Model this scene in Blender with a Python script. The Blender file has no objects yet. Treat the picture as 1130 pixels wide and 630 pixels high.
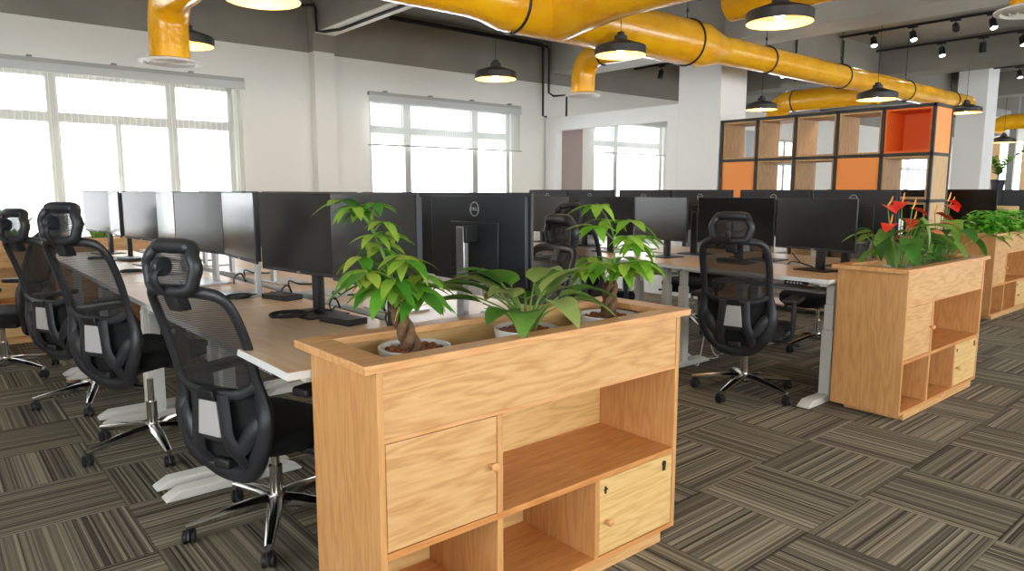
import bpy, math, random
from mathutils import Vector, Matrix
C = bpy.context.scene.collection
PI = math.pi
rnd = random.Random(7)

# ------------------------------------------------------------------ camera, sky, exposure
cam_d = bpy.data.cameras.new('camera'); cam = bpy.data.objects.new('camera', cam_d); C.objects.link(cam)
cam.location = (0, 0, 1.34); cam.rotation_euler = (math.radians(90 - 7.75), 0, math.radians(-40.1))
cam_d.sensor_width = 36; cam_d.lens = 776 / 1130 * 36; cam_d.clip_start = .05; cam_d.clip_end = 200
bpy.context.scene.camera = cam
W = bpy.data.worlds.new('sky'); bpy.context.scene.world = W; W.use_nodes = True
bg = W.node_tree.nodes['Background']; bg.inputs[0].default_value = (.93, .97, 1.0, 1); bg.inputs[1].default_value = 3.9
vs = bpy.context.scene.view_settings
vs.view_transform = 'Standard'; vs.look = 'None'; vs.gamma = 1; vs.use_curve_mapping = False; vs.exposure = 1.25
LAMP_W = 2.6
SPOT_W = 10.0

# ------------------------------------------------------------------ materials
def node_mat(name):
    m = bpy.data.materials.new(name); m.use_nodes = True
    return m, m.node_tree.nodes, m.node_tree.links, m.node_tree.nodes['Principled BSDF']
def srgb(r, g, b):
    f = lambda c: (c / 255 / 12.92) if c / 255 <= .04045 else ((c / 255 + .055) / 1.055) ** 2.4
    return (f(r), f(g), f(b), 1)
def plain(name, col, rough=.5, metal=0, spec=.5, bump=0, bscale=200, coat=0):
    m, n, l, p = node_mat(name)
    p.inputs['Base Color'].default_value = col; p.inputs['Roughness'].default_value = rough
    p.inputs['Metallic'].default_value = metal; p.inputs['Specular IOR Level'].default_value = spec
    p.inputs['Coat Weight'].default_value = coat
    tc = n.new('ShaderNodeTexCoord'); nz = n.new('ShaderNodeTexNoise'); nz.inputs['Scale'].default_value = bscale
    l.new(tc.outputs['Object'], nz.inputs['Vector'])
    if bump:
        b = n.new('ShaderNodeBump'); b.inputs['Strength'].default_value = bump; b.inputs['Distance'].default_value = .01
        l.new(nz.outputs['Fac'], b.inputs['Height']); l.new(b.outputs['Normal'], p.inputs['Normal'])
    mr = n.new('ShaderNodeMapRange'); mr.inputs['To Min'].default_value = max(0, rough - .05); mr.inputs['To Max'].default_value = min(1, rough + .05)
    l.new(nz.outputs['Fac'], mr.inputs['Value']); l.new(mr.outputs['Result'], p.inputs['Roughness'])
    return m
def emit(name, col, s):
    m = bpy.data.materials.new(name); m.use_nodes = True; n = m.node_tree.nodes; n.clear()
    e = n.new('ShaderNodeEmission'); e.inputs[0].default_value = col; e.inputs[1].default_value = s
    o = n.new('ShaderNodeOutputMaterial'); m.node_tree.links.new(e.outputs[0], o.inputs[0]); return m
def ramp(n, stops):
    r = n.new('ShaderNodeValToRGB'); e = r.color_ramp.elements
    e[0].position, e[0].color = stops[0]; e[1].position, e[1].color = stops[-1]
    for s in stops[1:-1]:
        x = e.new(s[0]); x.color = s[1]
    return r
def wood(name, a, b, c, axis='X', rough=.38, scale=1.0):
    m, n, l, p = node_mat(name)
    tc = n.new('ShaderNodeTexCoord'); mp = n.new('ShaderNodeMapping')
    st = {'X': (1.0, 9, 9), 'Y': (9, 1.0, 9), 'Z': (9, 9, 1.0)}[axis]
    mp.inputs['Scale'].default_value = tuple(s * scale * 1.25 for s in st)
    l.new(tc.outputs['Object'], mp.inputs['Vector'])
    d = n.new('ShaderNodeTexNoise'); d.inputs['Scale'].default_value = .9; d.inputs['Detail'].default_value = 3
    l.new(mp.outputs[0], d.inputs['Vector'])
    mul = n.new('ShaderNodeMath'); mul.operation = 'MULTIPLY'; mul.inputs[1].default_value = 9; l.new(d.outputs['Fac'], mul.inputs[0])
    sn = n.new('ShaderNodeMath'); sn.operation = 'PINGPONG'; sn.inputs[1].default_value = .5; l.new(mul.outputs[0], sn.inputs[0])
    m2 = n.new('ShaderNodeMath'); m2.operation = 'MULTIPLY'; m2.inputs[1].default_value = 2; l.new(sn.outputs[0], m2.inputs[0])
    f = n.new('ShaderNodeTexNoise'); f.inputs['Scale'].default_value = 9; f.inputs['Detail'].default_value = 4
    l.new(mp.outputs[0], f.inputs['Vector'])
    mx = n.new('ShaderNodeMix'); mx.inputs['Factor'].default_value = .62
    l.new(m2.outputs[0], mx.inputs['A']); l.new(f.outputs['Fac'], mx.inputs['B'])
    r = ramp(n, [(.12, a), (.5, b), (.9, c)]); l.new(mx.outputs['Result'], r.inputs['Fac'])
    l.new(r.outputs['Color'], p.inputs['Base Color']); p.inputs['Roughness'].default_value = rough
    return m
M = {}
oa, ob, oc = srgb(186, 134, 82), srgb(209, 162, 106), srgb(221, 180, 128)
M['oak_x'] = wood('oak_veneer_lengthwise', oa, ob, oc, 'X')
M['oak_z'] = wood('oak_veneer_upright', srgb(188, 130, 76), srgb(204, 150, 92), srgb(215, 165, 108), 'Z')
M['oak_y'] = wood('oak_veneer_crosswise', oa, ob, oc, 'Y')
M['oak_lip'] = wood('oak_rim', srgb(196, 138, 84), srgb(214, 160, 104), srgb(226, 178, 124), 'X')
M['oak_shelf'] = wood('oak_shelf_board', srgb(184, 118, 58), srgb(203, 138, 76), srgb(216, 156, 94), 'X')
M['oak_pale'] = wood('oak_back_panel', srgb(196, 152, 90), srgb(219, 180, 118), srgb(230, 195, 136), 'X')
M['ply'] = wood('shelf_plywood', srgb(176, 138, 92), srgb(200, 162, 112), srgb(214, 180, 132), 'Z', .5, 1.6)
M['desk'] = wood('birch_desk_top', srgb(214, 180, 142), srgb(226, 196, 160), srgb(234, 208, 176), 'Y', .33, .6)
M['desk_edge'] = plain('white_desk_edge', srgb(226, 228, 226), .4)
M['white_steel'] = plain('white_powder_coat', srgb(222, 220, 212), .4, bump=.02)
M['grey_steel'] = plain('grey_steel', srgb(150, 152, 150), .4)
M['wall'] = plain('white_wall_paint', srgb(240, 238, 231), .85, bump=.03, bscale=60)
M['wall_white'] = plain('clean_white_paint', srgb(240, 240, 238), .8, bump=.02, bscale=60)
M['pink'] = plain('taupe_panel_felt', srgb(168, 154, 148), .95, bump=.2, bscale=300)
M['frame_white'] = plain('white_window_frame', srgb(178, 178, 173), .5)
M['black'] = plain('black_plastic', srgb(26, 26, 28), .45, bump=.02)
M['chair_black'] = plain('chair_shell_plastic', srgb(36, 37, 41), .42, bump=.03)
M['fabric'] = plain('black_fabric', srgb(17, 17, 19), .95, bump=.4, bscale=500)
M['chrome'] = plain('polished_aluminium', srgb(205, 203, 200), .16, 1.0)
M['silver'] = plain('brushed_silver', srgb(190, 190, 192), .32, .75)
M['plate_grey'] = plain('light_grey_plastic', srgb(176, 174, 172), .45)
M['rubber'] = plain('caster_rubber', srgb(20, 20, 21), .55)
M['screen'] = plain('dark_screen', srgb(13, 13, 15), .18, spec=.7)
M['shell'] = plain('monitor_shell', srgb(38, 40, 45), .48, bump=.02)
M['emblem'] = plain('emblem_silver', srgb(196, 196, 196), .35, .5)
M['lamp_black'] = plain('lamp_black_enamel', srgb(38, 36, 34), .4)
M['lamp_cream'] = plain('lamp_lining', srgb(238, 190, 112), .5)
M['bulb'] = emit('glowing_bulb', (1, .80, .50, 1), 14)
M['lens'] = emit('spot_lens', (1, .95, .85, 1), 14)
M['diffuser'] = plain('white_diffuser', srgb(224, 222, 216), .45)
M['pot'] = plain('white_glazed_pot', srgb(228, 226, 220), .2, coat=.4)
M['trough'] = plain('grey_white_trough', srgb(206, 204, 198), .5)
M['soil'] = plain('dark_soil', srgb(46, 36, 28), .95, bump=.8, bscale=90)
M['pebble'] = plain('clay_pebbles', srgb(146, 84, 54), .75, bump=.3, bscale=120)
M['orange'] = plain('orange_laminate', srgb(255, 158, 76), .5)
M['orange_shaded'] = plain('shaded_orange_laminate', srgb(246, 116, 44), .5)  # same orange laminate, with the shading inside the box put into the colour
M['dark_steel'] = plain('dark_steel_tube', srgb(44, 43, 43), .45)
M['cable'] = plain('black_cable', srgb(16, 16, 17), .5)
M['cable_white'] = plain('white_cable', srgb(220, 220, 216), .5)
M['red'] = plain('red_spathe', srgb(236, 52, 38), .28, coat=.3)
M['yellow'] = plain('spadix_yellow', srgb(240, 176, 70), .5)
M['peach'] = plain('faded_spathe', srgb(226, 140, 106), .4)
M['bark'] = plain('brown_bark', srgb(104, 78, 52), .9, bump=.8, bscale=70)
M['stem'] = plain('green_stem', srgb(104, 142, 52), .5)
M['wicker'] = plain('woven_basket', srgb(192, 160, 112), .9, bump=.8, bscale=60)
M['blue_glass'] = plain('smoky_glass_jar', srgb(150, 160, 168), .1, spec=.8)
M['dark_panel'] = plain('charcoal_panel', srgb(40, 42, 46), .5)

def concrete(name, col, v=.12, rough=.9):
    m, n, l, p = node_mat(name)
    tc = n.new('ShaderNodeTexCoord'); a = n.new('ShaderNodeTexNoise'); a.inputs['Scale'].default_value = 1.3; a.inputs['Detail'].default_value = 8
    l.new(tc.outputs['Object'], a.inputs['Vector'])
    lo = tuple(c * (1 - v) for c in col[:3]) + (1,); hi = tuple(min(1, c * (1 + v)) for c in col[:3]) + (1,)
    r = ramp(n, [(.3, lo), (.7, hi)]); l.new(a.outputs['Fac'], r.inputs['Fac']); l.new(r.outputs['Color'], p.inputs['Base Color'])
    b = n.new('ShaderNodeBump'); b.inputs['Strength'].default_value = .15; l.new(a.outputs['Fac'], b.inputs['Height']); l.new(b.outputs['Normal'], p.inputs['Normal'])
    p.inputs['Roughness'].default_value = rough
    return m
M['concrete'] = concrete('grey_concrete', srgb(124, 121, 112))
M['concrete_dark'] = concrete('grey_painted_beam', srgb(150, 146, 137))
M['ceiling'] = concrete('pale_concrete_slab', srgb(158, 156, 148))
M['beam_pale'] = concrete('pale_beam', srgb(190, 189, 182), .06)

def duct_mat():
    m, n, l, p = node_mat('yellow_wrapped_duct')
    tc = n.new('ShaderNodeTexCoord')
    a = n.new('ShaderNodeTexNoise'); a.inputs['Scale'].default_value = 5; a.inputs['Detail'].default_value = 3
    l.new(tc.outputs['Object'], a.inputs['Vector'])
    r = ramp(n, [(.3, srgb(242, 168, 6)), (.7, srgb(252, 190, 22))]); l.new(a.outputs['Fac'], r.inputs['Fac'])
    l.new(r.outputs['Color'], p.inputs['Base Color'])
    b = n.new('ShaderNodeBump'); b.inputs['Strength'].default_value = .22; b.inputs['Distance'].default_value = .02
    w = n.new('ShaderNodeTexNoise'); w.inputs['Scale'].default_value = 30; w.inputs['Detail'].default_value = 5; l.new(tc.outputs['Object'], w.inputs['Vector'])
    l.new(w.outputs['Fac'], b.inputs['Height']); l.new(b.outputs['Normal'], p.inputs['Normal'])
    p.inputs['Roughness'].default_value = .24; p.inputs['Coat Weight'].default_value = .35
    return m
M['duct'] = duct_mat()

def carpet_mat():
    m, n, l, p = node_mat('striped_carpet_tiles')
    g = n.new('ShaderNodeNewGeometry'); s = n.new('ShaderNodeSeparateXYZ'); l.new(g.outputs['Position'], s.inputs[0])
    def mth(op, a, b=None):
        k = n.new('ShaderNodeMath'); k.operation = op
        for i, x in enumerate((a, b)):
            if x is None: continue
            if isinstance(x, (int, float)): k.inputs[i].default_value = x
            else: l.new(x, k.inputs[i])
        return k.outputs[0]
    X = mth('MULTIPLY', mth('SUBTRACT', s.outputs[0], .08), 2.0); Y = mth('MULTIPLY', mth('SUBTRACT', s.outputs[1], .25), 2.0)
    fx = mth('FLOOR', X); fy = mth('FLOOR', Y)
    par = mth('MODULO', mth('ADD', mth('ADD', fx, fy), 200), 2)          # 1: stripes run along Y
    # along / across coordinate
    across = n.new('ShaderNodeMix'); l.new(par, across.inputs['Factor']); l.new(Y, across.inputs['A']); l.new(X, across.inputs['B'])
    along = n.new('ShaderNodeMix'); l.new(par, along.inputs['Factor']); l.new(X, along.inputs['A']); l.new(Y, along.inputs['B'])
    ac, al = across.outputs['Result'], along.outputs['Result']
    def wn(x, y):
        cmb = n.new('ShaderNodeCombineXYZ'); l.new(x, cmb.inputs[0]); l.new(y, cmb.inputs[1])
        w = n.new('ShaderNodeTexWhiteNoise'); w.noise_dimensions = '3D'; l.new(cmb.outputs[0], w.inputs['Vector']); return w.outputs['Value']
    tid = mth('ADD', mth('MULTIPLY', fx, 17.3), fy)
    v1 = wn(mth('FLOOR', mth('MULTIPLY', ac, 46)), mth('MULTIPLY', tid, 0))
    v2 = wn(mth('FLOOR', mth('MULTIPLY', ac, 96)), mth('FLOOR', mth('MULTIPLY', al, 1)))
    v3 = wn(mth('FLOOR', mth('MULTIPLY', ac, 9)), tid)
    v = mth('ADD', mth('ADD', mth('MULTIPLY', v1, .5), mth('MULTIPLY', v2, .4)), mth('MULTIPLY', v3, .1))
    fz = n.new('ShaderNodeTexNoise'); fz.inputs['Scale'].default_value = 260; l.new(g.outputs['Position'], fz.inputs['Vector'])
    v = mth('ADD', mth('MULTIPLY', v, .85), mth('MULTIPLY', fz.outputs['Fac'], .15))
    r = ramp(n, [(.15, srgb(54, 48, 42)), (.35, srgb(99, 91, 79)), (.58, srgb(126, 118, 101)), (.85, srgb(168, 159, 137))])
    l.new(v, r.inputs['Fac'])
    # seams between tiles
    ex = mth('ABSOLUTE', mth('SUBTRACT', mth('FRACT', X), .5)); ey = mth('ABSOLUTE', mth('SUBTRACT', mth('FRACT', Y), .5))
    seam = mth('GREATER_THAN', mth('MAXIMUM', ex, ey), .494)
    tone = mth('ADD', .9, mth('MULTIPLY', wn(fx, fy), .2))
    mul = n.new('ShaderNodeMix'); mul.data_type = 'RGBA'; mul.blend_type = 'MULTIPLY'; mul.inputs['Factor'].default_value = 1
    l.new(r.outputs['Color'], mul.inputs['A'])
    cc = n.new('ShaderNodeCombineColor'); fac = mth('MULTIPLY', tone, mth('SUBTRACT', 1, mth('MULTIPLY', seam, .4)))
    for i in range(3): l.new(fac, cc.inputs[i])
    l.new(cc.outputs[0], mul.inputs['B']); l.new(mul.outputs['Result'], p.inputs['Base Color'])
    b = n.new('ShaderNodeBump'); b.inputs['Strength'].default_value = .5; b.inputs['Distance'].default_value = .004
    l.new(v, b.inputs['Height']); l.new(b.outputs['Normal'], p.inputs['Normal'])
    p.inputs['Roughness'].default_value = .95; p.inputs['Specular IOR Level'].default_value = .15
    return m
M['carpet'] = carpet_mat()

def mesh_fabric(name, col, a, d=.08):
    m, n, l, p = node_mat(name)
    p.inputs['Base Color'].default_value = col; p.inputs['Roughness'].default_value = .7
    t = n.new('ShaderNodeBsdfTransparent'); mx = n.new('ShaderNodeMixShader'); o = n['Material Output']
    tc = n.new('ShaderNodeTexCoord'); w = n.new('ShaderNodeTexWave'); w.bands_direction = 'Z'; w.inputs['Scale'].default_value = 45; w.inputs['Distortion'].default_value = .5
    l.new(tc.outputs['Object'], w.inputs['Vector'])
    mr = n.new('ShaderNodeMapRange'); mr.inputs['To Min'].default_value = a - d; mr.inputs['To Max'].default_value = a + d
    l.new(w.outputs['Fac'], mr.inputs['Value']); l.new(mr.outputs['Result'], mx.inputs[0])
    l.new(p.outputs[0], mx.inputs[1]); l.new(t.outputs[0], mx.inputs[2]); l.new(mx.outputs[0], o.inputs[0]); return m
M['net'] = mesh_fabric('black_net', srgb(24, 23, 24), .22)
M['net_head'] = mesh_fabric('headrest_net', srgb(58, 56, 56), .14)
M['blind'] = mesh_fabric('sheer_blind', srgb(196, 196, 188), .45)
M['blind2'] = mesh_fabric('sheer_grey_blind', srgb(212, 214, 212), .075, .025)
M['curtain'] = plain('white_curtain', srgb(226, 226, 228), .9)
def glass_mat():
    m, n, l, p = node_mat('window_glass')
    t = n.new('ShaderNodeBsdfTransparent'); mx = n.new('ShaderNodeMixShader'); mx.inputs[0].default_value = .06
    p.inputs['Roughness'].default_value = .05; p.inputs['Base Color'].default_value = (.9, .95, .95, 1)
    l.new(t.outputs[0], mx.inputs[1]); l.new(p.outputs[0], mx.inputs[2]); l.new(mx.outputs[0], n['Material Output'].inputs[0]); return m
M['glass'] = glass_mat()
def leaf_mat(name, a, b, c):
    m, n, l, p = node_mat(name)
    g = n.new('ShaderNodeNewGeometry'); tc = n.new('ShaderNodeTexCoord'); nz = n.new('ShaderNodeTexNoise'); nz.inputs['Scale'].default_value = 25
    l.new(tc.outputs['Object'], nz.inputs['Vector'])
    ad = n.new('ShaderNodeMath'); ad.operation = 'MULTIPLY_ADD'; ad.inputs[1].default_value = .3; l.new(nz.outputs['Fac'], ad.inputs[0])
    mm = n.new('ShaderNodeMath'); mm.operation = 'MULTIPLY'; mm.inputs[1].default_value = .8; l.new(g.outputs['Random Per Island'], mm.inputs[0]); l.new(mm.outputs[0], ad.inputs[2])
    r = ramp(n, [(.05, a), (.5, b), (1, c)]); l.new(ad.outputs[0], r.inputs['Fac']); l.new(r.outputs['Color'], p.inputs['Base Color'])
    p.inputs['Roughness'].default_value = .48
    t = n.new('ShaderNodeBsdfTranslucent'); l.new(r.outputs['Color'], t.inputs[0]); mx = n.new('ShaderNodeMixShader'); mx.inputs[0].default_value = .3
    l.new(p.outputs[0], mx.inputs[1]); l.new(t.outputs[0], mx.inputs[2]); l.new(mx.outputs[0], n['Material Output'].inputs[0]); return m
M['leaf_money'] = leaf_mat('money_tree_leaf', srgb(52, 118, 30), srgb(92, 160, 44), srgb(176, 190, 74))
M['leaf_bright'] = leaf_mat('bright_leaf', srgb(84, 142, 32), srgb(124, 182, 48), srgb(176, 208, 80))
M['leaf_lily'] = leaf_mat('broad_leaf', srgb(52, 110, 40), srgb(100, 152, 58), srgb(176, 184, 110))
M['leaf_dark'] = leaf_mat('dark_glossy_leaf', srgb(40, 96, 36), srgb(78, 138, 50), srgb(142, 180, 72))
M['leaf_pothos'] = leaf_mat('fresh_green_leaf', srgb(78, 164, 38), srgb(122, 206, 62), srgb(178, 232, 96))

# ------------------------------------------------------------------ mesh builder
class MB:
    def __init__(s): s.v, s.f, s.m = [], [], []
    def add(s, vs, fs, mi=0):
        o = len(s.v); s.v += [tuple(v) for v in vs]; s.f += [tuple(i + o for i in f) for f in fs]; s.m += [mi] * len(fs)
    def box(s, x0, x1, y0, y1, z0, z1, mi=0, mat=None):
        vs = [Vector((x, y, z)) for z in (z0, z1) for y in (y0, y1) for x in (x0, x1)]
        if mat: vs = [mat @ v for v in vs]
        s.add(vs, [(0, 2, 3, 1), (4, 5, 7, 6), (0, 1, 5, 4), (2, 6, 7, 3), (0, 4, 6, 2), (1, 3, 7, 5)], mi); return s
    def prism(s, poly, f0, f1, mi=0):
        n = len(poly); vs = [f0(*p) for p in poly] + [f1(*p) for p in poly]
        s.add(vs, [tuple(range(n - 1, -1, -1)), tuple(range(n, 2 * n))] + [(i, (i + 1) % n, n + (i + 1) % n, n + i) for i in range(n)], mi); return s
    def tube(s, pts, r, n=8, closed=False, ref=None, asp=1.0, mi=0):
        P = [Vector(p) for p in pts]; k = len(P); R = r if isinstance(r, (list, tuple)) else [r] * k
        T = []
        for i in range(k):
            a = P[(i - 1) % k] if (closed or i > 0) else P[i]; b = P[(i + 1) % k] if (closed or i < k - 1) else P[i]
            t = b - a; T.append(t.normalized() if t.length > 1e-9 else Vector((0, 0, 1)))
        if ref is None:
            u = T[0].orthogonal().normalized()
        vs = []
        for i in range(k):
            if ref is not None:
                u = Vector(ref) - T[i] * Vector(ref).dot(T[i]); u = u.normalized() if u.length > 1e-5 else T[i].orthogonal().normalized()
            else:
                u = u - T[i] * u.dot(T[i]); u = u.normalized() if u.length > 1e-6 else T[i].orthogonal().normalized()
            w = T[i].cross(u)
            for j in range(n):
                a = 2 * PI * j / n; vs.append(P[i] + u * (R[i] * asp * math.cos(a)) + w * (R[i] * math.sin(a)))
        fs = []
        for i in range(k if closed else k - 1):
            for j in range(n):
                a, b = i * n + j, i * n + (j + 1) % n; c, d = ((i + 1) % k) * n + (j + 1) % n, ((i + 1) % k) * n + j
                fs.append((a, b, c, d))
        if not closed: fs += [tuple(range(n - 1, -1, -1)), tuple(range((k - 1) * n, k * n))]
        s.add(vs, fs, mi); return s
    def lathe(s, prof, n=24, at=(0, 0, 0), mat=None, closed=False, mi=0, cap=True):
        k = len(prof); vs = []
        for r, z in prof:
            for j in range(n):
                a = 2 * PI * j / n; v = Vector((r * math.cos(a), r * math.sin(a), z))
                if mat: v = mat @ v
                vs.append(v + Vector(at))
        fs = [(i * n + j, i * n + (j + 1) % n, (i + 1) * n + (j + 1) % n, (i + 1) * n + j) for i in range(k - 1) for j in range(n)]
        if prof[0][0] > 1e-6 and not closed and cap: fs.append(tuple(range(n - 1, -1, -1)))
        if prof[-1][0] > 1e-6 and not closed and cap: fs.append(tuple(range((k - 1) * n, k * n)))
        if closed: fs += [((k - 1) * n + j, (k - 1) * n + (j + 1) % n, (j + 1) % n, j) for j in range(n)]
        s.add(vs, fs, mi); return s
    def grid(s, fn, nu, nv, mi=0):
        vs = [fn(i / nu, j / nv) for j in range(nv + 1) for i in range(nu + 1)]
        s.add(vs, [(j * (nu + 1) + i, j * (nu + 1) + i + 1, (j + 1) * (nu + 1) + i + 1, (j + 1) * (nu + 1) + i) for j in range(nv) for i in range(nu)], mi); return s
    def build(s, name, mats, parent=None, bevel=0, smooth=40, solid=0):
        me = bpy.data.meshes.new(name); me.from_pydata(s.v, [], s.f); me.update()
        for m in (mats if isinstance(mats, (list, tuple)) else [mats]): me.materials.append(M[m])
        for i, p in enumerate(me.polygons): p.material_index = s.m[i]; p.use_smooth = True
        me.validate()
        if smooth < 180: me.set_sharp_from_angle(angle=math.radians(smooth))
        o = bpy.data.objects.new(name, me); C.objects.link(o)
        if parent: o.parent = parent
        if solid:
            q = o.modifiers.new('thickness', 'SOLIDIFY'); q.thickness = solid
        if bevel:
            q = o.modifiers.new('bevel', 'BEVEL'); q.width = bevel; q.segments = 2; q.limit_method = 'ANGLE'; q.angle_limit = math.radians(40)
        return o
def cr(pts, n=4, closed=False):
    P = [Vector(p) for p in pts]; k = len(P); out = []
    for i in range(k if closed else k - 1):
        g = lambda j: P[j % k] if closed else P[max(0, min(k - 1, j))]
        a, b, c, d = g(i - 1), g(i), g(i + 1), g(i + 2)
        for q in range(n):
            t = q / n; out.append(.5 * ((2 * b) + (c - a) * t + (2 * a - 5 * b + 4 * c - d) * t * t + (3 * b - a - 3 * c + d) * t ** 3))
    if not closed: out.append(P[-1])
    return out
def tag(o, label, cat, group=None, kind=None):
    o['label'] = label; o['category'] = cat
    if group: o['group'] = group
    if kind: o['kind'] = kind
    return o
def thing(name, label, cat, loc=(0, 0, 0), rz=0, group=None):
    o = bpy.data.objects.new(name, None); C.objects.link(o); o.empty_display_size = .1
    o.location = loc; o.rotation_euler = (0, 0, rz); return tag(o, label, cat, group)
def struct(o): o['kind'] = 'structure'; return o
def clone(root, loc, rz, label, group=None, skip=()):
    def cp(o, par):
        c = o.copy(); C.objects.link(c)
        if par: c.parent = par
        for ch in o.children:
            if ch.name.split('.')[0] not in skip: cp(ch, c)
        return c
    r = cp(root, None); r.location = loc; r.rotation_euler = (0, 0, rz); r['label'] = label
    if group: r['group'] = group
    return r
def B(*a): return MB().box(*a)

# ------------------------------------------------------------------ the room
YW = 7.9; ZC = 3.5; XE = 24.0
struct(B(-4, XE + .2, -4, YW + .3, -.1, 0).build('floor', 'carpet'))
struct(B(-4, XE + .2, -4, YW + .3, ZC, ZC + .15).build('ceiling', 'ceiling'))
wins = [(-1.4, 2.72, .78, 2.44), (4.36, 6.64, .78, 2.46), (8.38, 10.14, .78, 2.46), (13.4, 15.2, .6, 2.4), (19.4, 22.4, .6, 2.4)]
w = MB(); x = -4
for a, b, c, d in wins:
    w.box(x, a, YW, YW + .22, 0, ZC); w.box(a, b, YW, YW + .22, 0, c); w.box(a, b, YW, YW + .22, d, ZC); x = b
w.box(x, XE, YW, YW + .22, 0, ZC)
struct(w.build('wall_back', 'wall'))
# pilaster on the window wall
struct(B(3.6, 3.85, YW - .14, YW, 0, 2.93).build('wall_pilaster', 'wall'))
# grey band of beam over the windows, stepping round the pilaster
struct(MB().box(-4, 3.58, YW - .03, YW, 2.9, ZC).box(3.58, 3.87, YW - .17, YW, 2.9, ZC).box(3.87, XE, YW - .03, YW, 2.9, ZC).build('ceiling_beam', 'concrete_dark'))
# beams across the room
def beam(x0, x1, y0, y1, z0, m):
    o = struct(B(x0, x1, y0, y1, z0, ZC).build('ceiling_beam', m)); return o
beam(3.6, 3.84, -1.2, YW - .17, 3.1, 'concrete_dark')
struct(B(3.602, 3.838, -1.2, YW - .18, 3.085, 3.099).build('trim_beam', 'wall'))
beam(7.4, 7.95, -1.2, YW - .03, 3.06, 'beam_pale')
beam(11.54, 12.05, -1.2, YW - .03, 3.08, 'concrete')
beam(15.6, 16.1, -1.2, YW - .03, 3.08, 'concrete')
beam(19.6, 20.1, -1.2, YW - .03, 3.08, 'concrete')
for a, b in ((-4, 3.6), (3.84, 7.4), (7.95, 11.54), (12.05, 15.6), (16.1, 19.6)):
    beam(a, b, 4.93, 5.4, 3.02, 'concrete')
# columns
struct(B(7.28, 7.82, 4.87, 5.47, 0, 3.06).build('column', 'wall_white', bevel=.006))
struct(B(14.4, 14.95, 4.28, 4.75, 0, ZC).build('column', 'wall_white', bevel=.006))
# partition with a pass-through opening
px0, px1 = 7.28, 7.40
p = MB(); p.box(px0, px1, 5.47, 5.63, 0, 2.39); p.box(px0, px1, 7.64, YW - .03, 0, 2.39); p.box(px0, px1, 5.63, 7.64, 2.2, 2.39); p.box(px0, px1, 5.63, 7.64, 0, .8)
struct(p.build('wall_partition', 'wall_white'))
struct(B(7.41, 7.9, YW - .2, YW, 0, 2.3).build('wall_panel', 'pink'))
# far end wall with tall openings to daylight
e = MB(); ys = [(-4, 2.6), (7.3, 7.9)]
for a, b in ys: e.box(XE, XE + .2, a, b, 0, ZC)
e.box(XE, XE + .2, -4, 7.9, 2.7, ZC); e.box(XE, XE + .2, -4, 7.9, 0, .5)
struct(e.build('wall_far', 'wall_white'))
struct(B(XE - .06, XE, 6.68, 6.95, .5, 2.75).build('trim_timber', 'ply'))
struct(B(XE - .06, XE, 6.0, 6.14, .5, 2.75).build('trim_timber', 'ply'))
w = MB(); w.box(-4.2, -4, -4, -2.6, 0, ZC).box(-4.2, -4, 2.6, YW + .3, 0, ZC).box(-4.2, -4, -2.6, 2.6, 0, .85).box(-4.2, -4, -2.6, 2.6, 2.7, ZC)  # opening added in this unseen wall to light the foreground planter's left side
struct(w.build('wall_left', 'wall'))
w = MB(); x = -4  # unseen wall added to cut light from behind the camera; openings sized for that
for a, b in ((-1.5, 3.5), (4.5, 11.0), (12.5, 19.0)):
    w.box(x, a, -4.2, -4, 0, ZC); w.box(a, b, -4.2, -4, 0, .9); w.box(a, b, -4.2, -4, 2.65, ZC); x = b
w.box(x, XE, -4.2, -4, 0, ZC); struct(w.build('wall_front', 'wall'))
def window(i, a, b, c, d, mull, rail, sub=()):
    f = MB(); y0, y1 = YW + .05, YW + .13; t = .05
    f.box(a, a + t, y0, y1, c, d); f.box(b - t, b, y0, y1, c, d); f.box(a, b, y0, y1, c, c + t); f.box(a, b, y0, y1, d - t, d)
    for q in mull: f.box(q - .045, q + .045, y0 - .01, y1, c, d)
    if rail: f.box(a, b, y0 - .005, y1, rail - .045, rail + .045)
    for q in sub: f.box(q - .025, q + .025, y0, y1, c, rail)
    r = struct(f.build('window_%d' % i, 'frame_white', bevel=.004))
    struct(B(a, b, YW + .09, YW + .096, c, d).build('glass', 'glass', r)); return r
window(1, *wins[0], (-.3, 1.06, 2.1), 2.02, (.38, 1.6, -.9))
window(2, *wins[1], (4.93, 6.02), 2.09)
window(3, *wins[2], (8.93,), 2.09)
window(4, *wins[3], (14.3,), 1.9)
window(5, *wins[4], (20.9,), 1.9)

# blinds
def blind(label, x0, x1, z0, z1, mat, pitch, brackets):
    t = thing('window_blind', label, 'blind', ((x0 + x1) / 2, YW - .06, z1), 0, 'sheer blinds on the window wall')
    hw = (x1 - x0) / 2
    B(-hw, hw, -.02, .03, -.015, .03).build('headrail', 'frame_white', t, bevel=.004)
    s = MB(); n = int((x1 - x0) / pitch)
    for k in range(n):
        x = -hw + (k + .5) * pitch; a = .5
        dx, dy = .5 * pitch * .98 * math.cos(.25), .5 * pitch * math.sin(.25)
        s.add([(x - dx, -dy, -.015), (x + dx, dy, -.015), (x + dx, dy, z0 - z1), (x - dx, -dy, z0 - z1)], [(0, 1, 2, 3)])
    s.build('slats', mat, t)
    B(-hw, hw, -.03, -.02, -.09, -.012).build('valance', 'blind2', t)
    if z0 > 1.2: B(-hw - .02, hw + .02, -.012, .012, z0 - z1 - .02, z0 - z1).build('bottom_rail', 'frame_white', t, bevel=.003)
    for bx in brackets: B(bx * hw - .02, bx * hw + .02, -.01, .06, .03, .05).build('bracket', 'grey_steel', t)
blind('full-length sheer vertical blind over the widest window', -1.45, 2.82, .84, 2.5, 'blind', .055, (-.6, .1, .42, .75))
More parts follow.
